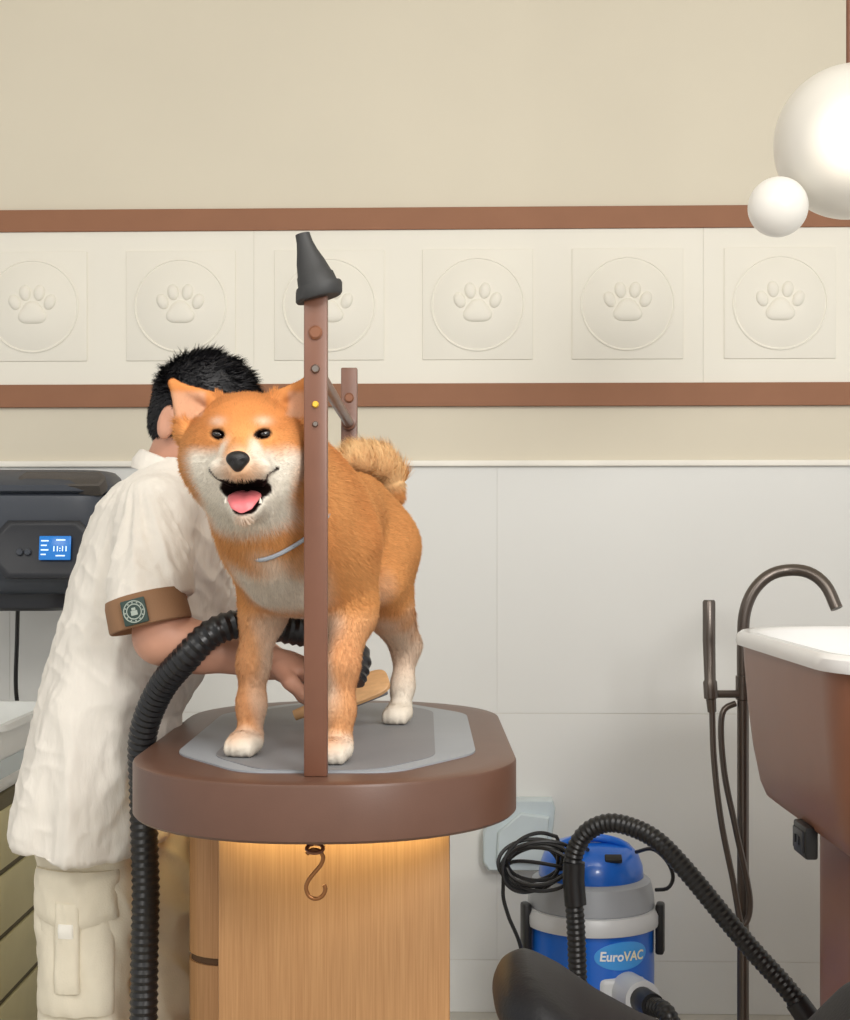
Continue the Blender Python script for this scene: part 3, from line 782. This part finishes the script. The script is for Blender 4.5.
# ================================================================ HOSE OF THE DRYER
b = MB(); corrugated(b, [Vector((-.78, 3.4, .03)), Vector((-.72, 2.95, .03)), Vector((-.68, 2.55, .03)), Vector((-.52, 2.26, .07)), Vector((-.455, 2.28, .25)), P(145, 930, 2.305), P(145, 860, 2.31), P(143, 790, 2.31), P(143, 735, 2.275), P(160, 690, 2.23), P(187, 657, 2.18), P(214, 632, 2.17), P(248, 623, 2.185), P(290, 630, 2.20), P(325, 637, 2.22), P(348, 645, 2.23), P(357, 660, 2.22), P(351, 682, 2.20)], .0228, .0200, .0030)
tag(b.build('dryer_hose', M['hose']), 'thick black corrugated hose running from the floor over the forearm under the dog', 'hose')
# brush: a flat paddle tipped towards the front
br = thing('grooming_brush', 'wooden backed grooming brush held near the dog\'s belly above the mat', 'brush', P(366, 690, 2.42))
bx_ = (P(388, 678, 2.42)-P(340, 697, 2.42)).normalized(); c_ = P(364, 688, 2.42)
bz_ = Vector((0, -.62, .78)); bz_ = (bz_-bx_*bz_.dot(bx_)).normalized(); by_ = bz_.cross(bx_)
Rb = Matrix((bx_, by_, bz_)).transposed()
b = MB(); b.loft([[c_+Rb @ Vector((x*s_, y*s_, z_)) for x, y in [(.044*math.copysign(abs(math.cos(q))**.6, math.cos(q)), .029*math.copysign(abs(math.sin(q))**.6, math.sin(q))) for q in [2*math.pi*k/36 for k in range(36)]]] for s_, z_ in ((.93, -.005), (1, -.003), (1, .003), (.93, .005))]); b.build('wooden_back', M['wood'], br)
b = MB(); b.tube([c_-bx_*.040, c_-bx_*.075, c_-bx_*.125], [.009, .011, .009], 12); b.build('handle', M['wood'], br)
b = MB(); b.box(c_-bz_*.009, (.070, .046, .009), Rb, bev=.003); b.build('bristle_pad', M['bristle'], br)
# ================================================================ WALL DRYER
dr = thing('pet_dryer', 'dark grey wall-mounted pet dryer with blue screen behind the person', 'dryer', (-.995, 3.66, 1.1))
DX = -.998
def sup(rx, ry, z, yc=3.66, n=40, e=.55):
    out = []
    for k in range(n):
        a = 2*math.pi*k/n; c, s = math.cos(a), math.sin(a)
        out.append(Vector((DX+rx*math.copysign(abs(c)**e, c), yc+ry*math.copysign(abs(s)**e, s), z)))
    return out
b = MB(); b.loft([sup(.17, .10, 1.134), sup(.205, .13, 1.145), sup(.216, .145, 1.17), sup(.224, .155, 1.31), sup(.23, .16, 1.36), sup(.228, .158, 1.374), sup(.215, .148, 1.379)]); b.build('housing', M['dryer'], dr)
b = MB(); b.loft([sup(.215, .148, 1.379), sup(.229, .16, 1.386), sup(.231, .162, 1.400), sup(.226, .152, 1.412, 3.665), sup(.215, .130, 1.428, 3.685), sup(.20, .11, 1.440, 3.70), sup(.18, .09, 1.443, 3.71)]); lid = b.build('lid', M['dryer'], dr)
fr = P(62, 480, 3.524); Rf = Matrix.Rotation(math.radians(-42), 3, 'X')
b = MB(); b.loft([[fr+Rf @ Vector((x, y_, z)) for x, z in [(sx*hx_, sz*hz_) for sx, sz in ((-1,-.3),(-.9,-1),(.9,-1),(1,-.3),(1,.3),(.85,1),(-.85,1),(-1,.3))]] for hx_, hz_, y_ in ((.105, .024, .03), (.105, .024, -.004), (.098, .019, -.006), (.092, .014, -.002))]); b.build('filter_mesh', M['dryertop'], lid)
b = MB(); b.loft([sup(.10, .08, 1.092), sup(.125, .09, 1.10), sup(.13, .095, 1.135)]); b.build('lower_outlet', M['dryerd'], dr)
b = MB(); b.box((DX, 3.835, 1.25), (.16, .06, .2), bev=.005); b.build('wall_bracket', M['dryerd'], dr)
pcn = P(42, 549, 3.485); Rp = Matrix.Rotation(math.radians(-8), 3, 'X')
b = MB(); b.loft([[pcn+Rp @ Vector((x, y_, z)) for x, z in [(sx*hx_, sz*hz_) for sx, sz in ((-1,-.55),(-.75,-1),(.75,-1),(1,-.55),(1,.55),(.75,1),(-.75,1),(-1,.55))]] for hx_, hz_, y_ in ((.115, .07, .02), (.115, .07, .004), (.108, .064, 0), (.1, .056, .002))]); cpn = b.build('control_panel', M['dryerd'], dr)
sc_c = P(55, 548, 3.478)
b = MB(); b.box(sc_c, (.076, .006, .058), Rp, bev=.002); scr = b.build('screen', M['screen'], cpn)
def text_mesh(txt, size, shear=.15, off=.03):
    cu_ = bpy.data.curves.new('lettering', 'FONT'); cu_.body = txt; cu_.size = size; cu_.shear = shear; cu_.offset = size*off
    o = bpy.data.objects.new('lettering', cu_); COL.objects.link(o); bpy.context.view_layer.update()
    me = bpy.data.meshes.new_from_object(o.evaluated_get(bpy.context.evaluated_depsgraph_get()))
    bpy.data.objects.remove(o); return me
sm = text_mesh('11:11', .017, 0)
for v in sm.vertices: v.co = sc_c+Rp @ Vector((v.co.x-.006, -.0036, v.co.y-.008))-ORG[dr.name]
sm.materials.clear(); link_mesh('screen_digits', sm, M['screent'], cpn)
for qx, qz, w_ in ((-.024, .017, .018), (-.026, .006, .014), (-.024, -.005, .018), (-.027, -.016, .012), (.014, .019, .022), (.014, -.019, .022)):
    b = MB(); b.box(sc_c+Rp @ Vector((qx, -.0034, qz)), (w_, .001, .003), Rp); b.build('screen_line', M['screent'], cpn)
for px in (20, 28):
    b = MB(); b.lathe([(.008, 0), (.008, .006), (.006, .008), (0, .008)], P(px, 552, 3.484), 16, Matrix.Rotation(math.radians(90), 3, 'X')); b.build('button', M['dryer'], cpn)
b = MB(); b.tube(spline([P(18, 600, 3.6), P(17, 640, 3.66), P(16, 690, 3.70), P(22, 730, 3.75), P(26, 760, 3.78), Vector((-1.03, 3.82, .45)), Vector((-1.0, 3.84, .3))], .015), .0055, 8); b.build('power_cord', M['black'], dr)
# ================================================================ DRAWER UNIT + TRAY
cu = thing('drawer_unit', 'olive cream plastic drawer tower at the left edge behind the person', 'drawers', (-1.12, 3.25, 0))
b = MB(); b.box((-1.12, 3.27, .36), (.43, .42, .72), bev=.006); b.build('frame', M['drawerd'], cu)
for i in range(5):
    b = MB(); b.box((-1.12, 3.06, .075+.138*i), (.435, .03, .124), bev=.008); d_ = b.build('drawer', M['drawer'], cu)
    b = MB(); b.box((-1.12, 3.038, .105+.138*i), (.16, .02, .018), bev=.004); b.build('handle', M['drawerd'], d_)
for i in range(5):
    b = MB(); b.box((-.902, 3.27, .075+.138*i), (.008, .40, .124), bev=.003); b.build('side_panel', M['drawer'], cu)
tr = thing('storage_tray', 'white open plastic tray on top of the olive drawer tower', 'tray', (-1.12, 3.25, .72))
def trr(i, z): return rrect(-1.36+i, -.885-i, 3.03+i, 3.5-i, .03, z)
b = MB(); b.loft([trr(.03, .722), trr(.02, .74), trr(.005, .85), trr(.005, .862), trr(-.008, .864), trr(-.008, .878), trr(.008, .878), trr(.02, .75), trr(.05, .742)]); b.build('tray_body', M['wplastic'], tr)
b = MB(); b.loft([trr(.018, .755), trr(.0095, .80)], False, False); b.build('tray_band', M['socket'], tr)
# ================================================================ TUB
tu = thing('pet_bath', 'brown raised pet bathtub with white basin at the right edge', 'bathtub', (1.15, 2.58, 0))
BX = .617
def tubr(i, z): return rrect(BX+i, 1.80-i, 2.10+i, 3.05-i, max(.20-i*.5, .03), z, 14)
b = MB(); b.loft([tubr(.02, 1.055), tubr(.0, 1.058), tubr(-.002, 1.066), tubr(0, 1.078), tubr(.008, 1.085), tubr(.024, 1.085), tubr(.034, 1.078), tubr(.05, 1.04), tubr(.09, .82), tubr(.13, .79), tubr(.3, .785)], False, True); b.build('basin', M['tubw'], tu)
b = MB(); b.loft([tubr(.012, 1.056), tubr(.013, 1.03), tubr(.019, .95), tubr(.029, .86), tubr(.042, .79), tubr(.052, .765), tubr(.066, .754), tubr(.085, .750), tubr(.2, .750)], False, True); b.build('shell', M['tubb'], tu)
b = MB(); b.loft([rrect(.725, 1.6, 2.33, 2.80, .16, z, 12) for z in (0, .757)]); b.build('pedestal', M['tubb'], tu)
b = MB(); b.box((.664, 2.53, .742), (.022, .085, .056), bev=.004); so = b.build('socket', M['black'], tu)
b = MB(); b.box((.652, 2.53, .742), (.005, .066, .038), bev=.002); b.build('socket_plate', M['dryerd'], so)
for q in (-.012, .012):
    b = MB(); b.box((.649, 2.53+q, .742), (.003, .004, .014)); b.build('socket_slot', M['black'], so)
# ================================================================ FAUCET
fx = P(743, 800, 3.3).x
fa = thing('bath_faucet', 'dark bronze floor-standing bath faucet with gooseneck and hand shower', 'faucet', (fx, 3.3, 0))
b = MB(); b.tube([Vector((fx, 3.3, .02)), P(743, 700, 3.3), P(743, 699, 3.3), P(743, 676, 3.3), P(743, 675, 3.3)], [.0135, .0135, .017, .017, .013], 16); b.build('riser', M['gun'], fa)
b = MB(); b.tube(spline([P(743, 690, 3.3), P(743, 640, 3.3), P(745, 612, 3.3), P(754, 590, 3.3), P(770, 575, 3.3), P(790, 570, 3.3), P(810, 573, 3.28), P(826, 586, 3.26), P(837, 609, 3.24)], .012), .0138, 18); b.build('spout', M['gun'], fa)
b = MB(); b.tube([P(743, 694, 3.3), P(725, 694, 3.285), P(708, 694, 3.27)], .009, 12); b.build('bracket', M['gun'], fa)
b = MB(); b.tube([P(709, 600, 3.27), P(709, 602, 3.27), P(709, 640, 3.27), P(710, 680, 3.27), P(710, 682, 3.27), P(711, 698, 3.27), P(711, 699, 3.27), P(712, 712, 3.27)], [.012, .0145, .0145, .013, .016, .016, .0115, .010], 16); b.build('hand_shower', M['gun'], fa)
b = MB(); b.tube(spline([P(712, 706, 3.27), P(714, 760, 3.26), P(721, 820, 3.25), P(733, 880, 3.25), P(742, 925, 3.26), P(750, 900, 3.27), P(736, 830, 3.27), P(724, 770, 3.28), P(722, 715, 3.29), P(738, 702, 3.3)], .01), .0072, 10); b.build('shower_hose', M['gun'], fa)
b = MB(); b.lathe([(.06, 0), (.06, .012), (.05, .02), (.016, .024), (.016, .05)], (fx, 3.3, 0), 30); b.build('base_plate', M['gun'], fa)
b = MB(); b.tube([P(743, 684, 3.3), P(753, 684, 3.26)], .006, 10); b.build('lever', M['gun'], fa)
# ================================================================ VACUUM
vx, vy = .395, 3.45
va = thing('vacuum_cleaner', 'blue and grey drum vacuum cleaner on the floor between table and bath', 'vacuum cleaner', (vx, vy, 0))
b = MB(); b.lathe([(.12, .07), (.146, .08), (.149, .10), (.149, .362), (.145, .366)], (vx, vy, 0), 56); b.build('drum', M['vblue'], va)
b = MB(); b.lathe([(.13, .04), (.152, .045), (.152, .085), (.14, .09)], (vx, vy, 0), 56); bs = b.build('base', M['vgrey'], va)
for k in range(4):
    a = math.radians(45+90*k); cxy = (vx+.13*math.cos(a), vy+.13*math.sin(a))
    b = MB(); b.lathe([(.018, -.011), (.022, -.008), (.022, .008), (.018, .011)], (*cxy, .023), 18, Matrix.Rotation(math.radians(90), 3, 'X')); b.build('caster', M['black'], bs)
b = MB(); b.lathe([(.145, .358), (.160, .362), (.162, .370), (.162, .388), (.156, .400), (.14, .404)], (vx, vy, 0), 56); b.build('rim_band', M['vsilver'], va)
b = MB(); b.lathe([(.145, .398), (.150, .405), (.148, .43), (.140, .462), (.128, .470), (.115, .472)], (vx, vy, 0), 56); b.build('motor_housing', M['vgrey'], va)
b = MB(); b.lathe([(.120, .466), (.124, .472), (.122, .495), (.112, .522), (.092, .544), (.06, .555), (.02, .559), (0, .5595)], (vx, vy, 0), 56); dm = b.build('dome', M['vblue'], va)
b = MB(); b.tube(spline([(vx-.09, vy-.03, .53), (vx-.06, vy-.04, .556), (vx, vy-.045, .568), (vx+.06, vy-.04, .556), (vx+.09, vy-.03, .53)], .01), .010, 10); b.build('carry_handle', M['vblue'], dm)
b = MB(); b.box((vx+.04, vy-.10, .53), (.04, .02, .012), Matrix.Rotation(.6, 3, 'X'), bev=.003); b.build('switch', M['black'], dm)
for a in (-75, 75):
    ar = math.radians(a); b = MB(); R = Matrix.Rotation(ar, 3, 'Z'); b.box(Vector((vx, vy, .355))+R @ Vector((0, -.163, 0)), (.036, .02, .12), R, bev=.006); b.build('latch', M['black'], va)
def cyl(th, z, r): return Vector((vx+r*math.sin(th), vy-r*math.cos(th), z))
th0 = math.radians(23); zb = .316
b = MB(); b.loft([[cyl(th0+.47*s_*math.cos(q), zb+.032*s_*math.sin(q), r_) for q in [2*math.pi*k/40 for k in range(40)]] for s_, r_ in ((1, .147), (1, .1508), (.93, .1512), (.5, .1512), (.05, .1512))]); bdg = b.build('badge', M['vbadge'], va)
m1 = text_mesh('Euro', .030, .10, .026); m2 = text_mesh('VAC', .030, .10, .026)
w1 = max(v.co.x for v in m1.vertices); w2 = max(v.co.x for v in m2.vertices); tot = w1+w2
for me, x0, mm in ((m1, -tot/2, 'vtext'), (m2, -tot/2+w1-.001, 'vtexty')):
    for v in me.vertices:
        th = (v.co.x+x0)/.1515
        v.co = cyl(th0+th, zb-.0105+v.co.y-.008*th, .1524)-ORG[va.name]
    me.materials.clear(); link_mesh('lettering', me, M[mm], bdg)
b = MB(); b.tube([P(618, 984, 3.36), P(630, 992, 3.30), P(643, 1000, 3.23)], [.040, .042, .042], 28); ci = b.build('hose_inlet', M['vsilver'], va)
b = MB(); b.box(P(622, 993, 3.315), (.110, .04, .074), bev=.014, seg=3); b.build('inlet_plate', M['vsilver'], ci)
b = MB(); b.tube([P(641, 999, 3.235), P(653, 1006, 3.17)], [.029, .027], 20); b.build('hose_connector', M['black'], ci)
b = MB(); corrugated(b, [P(651, 1005, 3.18), P(668, 1016, 3.12), P(680, 1060, 3.08), P(650, 1092, 3.10), P(600, 1085, 3.14), P(580, 1030, 3.16), P(578, 985, 3.18), P(576, 930, 3.19), P(573, 885, 3.20), P(574, 855, 3.20), P(586, 833, 3.19), P(608, 823, 3.17), P(634, 828, 3.14), P(660, 843, 3.1), P(690, 875, 3.06), P(722, 914, 3.02), P(755, 953, 2.99), P(785, 986, 2.97), P(803, 1010, 2.96)], .0215, .0190, .0030); vh = b.build('suction_hose', M['hose'], va)
b = MB(); b.tube([P(796, 1001, 2.963), P(806, 1015, 2.955), P(830, 1060, 2.93)], [.024, .025, .02], 18); b.build('hose_cuff', M['black'], vh)
b = MB(); b.tube([P(575.5, 905, 3.195), P(573.5, 880, 3.20), P(574, 862, 3.20)], .0245, 18); b.build('hose_cuff', M['black'], vh)
b = MB(); b.tube(spline([P(636, 852, 3.40), P(652, 849, 3.36), P(666, 860, 3.34), P(673, 876, 3.34), P(668, 888, 3.36), P(654, 890, 3.38)], .01), .0045, 8); b.build('side_cable', M['black'], va)
cc = P(536, 862, 3.30); coil = []
for k in range(7):
    rx_, rz_ = .078+random.uniform(-.015, .012), .050+random.uniform(-.012, .014); off = Vector((random.uniform(-.012, .012), random.uniform(-.03, .02), random.uniform(-.012, .012))); tl = random.uniform(-.2, .7)
    for q in range(18):
        a = 2*math.pi*q/18; x, z = rx_*math.cos(a), rz_*math.sin(a)
        coil.append(cc+off+Vector((x*math.cos(tl)-z*math.sin(tl), .02*math.sin(a+k), x*math.sin(tl)+z*math.cos(tl))))
coil = [P(588, 850, 3.36), P(576, 843, 3.32)]+coil+[P(512, 862, 3.3), P(503, 890, 3.3), P(508, 915, 3.31), P(520, 945, 3.33), P(528, 990, 3.36)]
b = MB(); b.tube(spline(coil, .008), .0045, 7); b.build('power_cord', M['black'], va)
# ================================================================ OUTLET BOX
ox, oz = WL(520, 830)
ob = thing('outlet_box', 'pale blue-grey plastic socket box on the wall behind the vacuum', 'outlet box', (ox*cA, WD-ox*sA, oz), WA)
b = MB(); b.loft([[Vector((x*s_, y_, z*s_)) for x, z in ((-.10, -.075), (-.085, -.098), (.06, -.098), (.075, -.085), (.092, .07), (.085, .09), (-.01, .09), (-.03, .075), (-.09, .02), (-.10, .0))] for s_, y_ in ((1, -.0025), (1, -.05), (.96, -.058))]); b.build('box_body', M['socket'], ob, local=True)
b = MB(); b.loft([[Vector((x*s_+.01, y_, z*s_-.012)) for x, z in ((-.075, -.06), (.055, -.06), (.065, .06), (-.01, .07), (-.07, .02))] for s_, y_ in ((1, -.055), (1, -.07), (.94, -.076))]); b.build('cover', M['socket'], ob, local=True)
# ================================================================ STOOL
SX, SY, SW = .335, 1.63, .258
st = thing('saddle_stool', 'black leather saddle stool in the foreground at the bottom edge', 'stool', (SX, SY, 0))
zx_ = np.array([.06, .09, .117, .16, .205, .26, .31, .40, .45, .50, .54, .62]); zv = np.array([.776, .790, .788, .764, .732, .702, .684, .668, .684, .740, .764, .768])
def saddle(X, Y, Z):
    t = (X-SX)/SW; zc = np.interp(X, zx_, zv)-.8*(Y-SY)**2-.035
    q = np.sqrt(np.abs(t)**3+np.abs((Y-SY)/(.15-.02*t))**3+1e-9)**(2/3*2*.5)
    q = (np.abs(t)**3+np.abs((Y-SY)/(.15-.02*t))**3+1e-9)**(1/3)
    return np.sqrt((np.maximum(q-.84, 0)/.16*.034)**2+(Z-zc)**2)-.035
f_ = Field((.05, 1.42, .52), (.63, 1.84, .84), .005)
f_.add((saddle, np.array([.05, 1.42, .52]), np.array([.63, 1.84, .84])), .005)
v_, q_ = f_.mesh(5); raw_mesh('seat', v_, q_, M['leather'], st)
b = MB(); b.lathe([(.03, .30), (.03, .46), (.02, .461), (.02, .60), (.07, .605), (.07, .63)], (SX, SY, 0), 24); b.build('gas_lift', M['black'], st)
for k in range(5):
    a = 2*math.pi*k/5+.3; e = Vector((math.cos(a), math.sin(a), 0)); c0_ = Vector((SX, SY, 0))
    b = MB(); b.tube([c0_+Vector((0, 0, .31)), c0_+e*.08+Vector((0, 0, .16)), c0_+e*.27+Vector((0, 0, .075)), c0_+e*.275+Vector((0, 0, .03))], [.03, .024, .016, .008], 10); lg = b.build('leg', M['black'], st)
    b = MB(); b.lathe([(.02, -.012), (.027, -.008), (.027, .008), (.02, .012)], c0_+e*.275+Vector((0, 0, .0285)), 16, Matrix.Rotation(math.radians(90), 3, 'X')); b.build('caster', M['black'], lg)
# ================================================================ LAMP
g1 = P(851, 142, 2.4); g2 = P(778, 207, 2.36)
la = thing('pendant_lamp', 'frosted white double globe pendant lamp hanging on a brown rod', 'lamp', g1)
b = MB(); b.ell(g1, (.1255,)*3, u=64, v=40); b.build('large_globe', M['globelit'], la)
b = MB(); b.ell(g2, (.0485,)*3, u=48, v=32); b.build('small_globe', M['globe'], la)
b = MB(); b.tube([g1+Vector((0, 0, .12)), Vector((g1.x, g1.y, 3.02)), Vector((g1.x, g1.y, 3.021)), Vector((g1.x, g1.y, 3.05))], [.008, .008, .05, .05], 20); b.build('rod', M['post'], la)
# ================================================================ LIGHT
def area(name, loc, target, sx, sy, e, col=(1,1,1)):
    l = bpy.data.lights.new(name, 'AREA'); l.shape = 'RECTANGLE'; l.size = sx; l.size_y = sy; l.energy = e; l.color = col
    o = bpy.data.objects.new(name, l); COL.objects.link(o); o.location = loc
    o.rotation_euler = (Vector(target)-Vector(loc)).to_track_quat('-Z', 'Y').to_euler(); return o
area('unseen_room_light', (.5, .9, 2.95), (0, 2.9, 1.0), 1.6, 1.0, 37, (1, .982, .95))
area('unseen_room_light', (1.15, -.5, 2.25), (.2, 3.4, 1.2), .75, .60, 46, (1, .98, .95))  # unseen key lamp behind the camera, hung below the ceiling, placed for wall shadows
area('unseen_room_light', (-1.3, .4, 2.9), (-.3, 2.6, 1.0), 1.2, 1.0, 20, (1, .985, .955))
area('under_table_light', (TX+.01, 2.125, .862), (TX+.01, 2.135, 0), .33, .02, .42, (1, .87, .48))
area('under_table_light', (-.405, 2.42, .862), (-.43, 2.42, 0), .02, .3, .40, (1, .87, .48))
wd = bpy.data.worlds.new('World'); scene.world = wd; wd.use_nodes = True
wd.node_tree.nodes['Background'].inputs['Color'].default_value = (1, .992, .975, 1); wd.node_tree.nodes['Background'].inputs['Strength'].default_value = .73
scene.view_settings.view_transform = 'Standard'
# ================================================================ CAMERA
cam = bpy.data.cameras.new('Camera'); co = bpy.data.objects.new('Camera', cam); COL.objects.link(co)
co.location = (0, 0, CZ); co.rotation_euler = (math.radians(90), 0, 0)
cam.sensor_width = 36; cam.lens = F/1020*36; cam.shift_y = 35/1020; cam.clip_start = .05
scene.camera = co
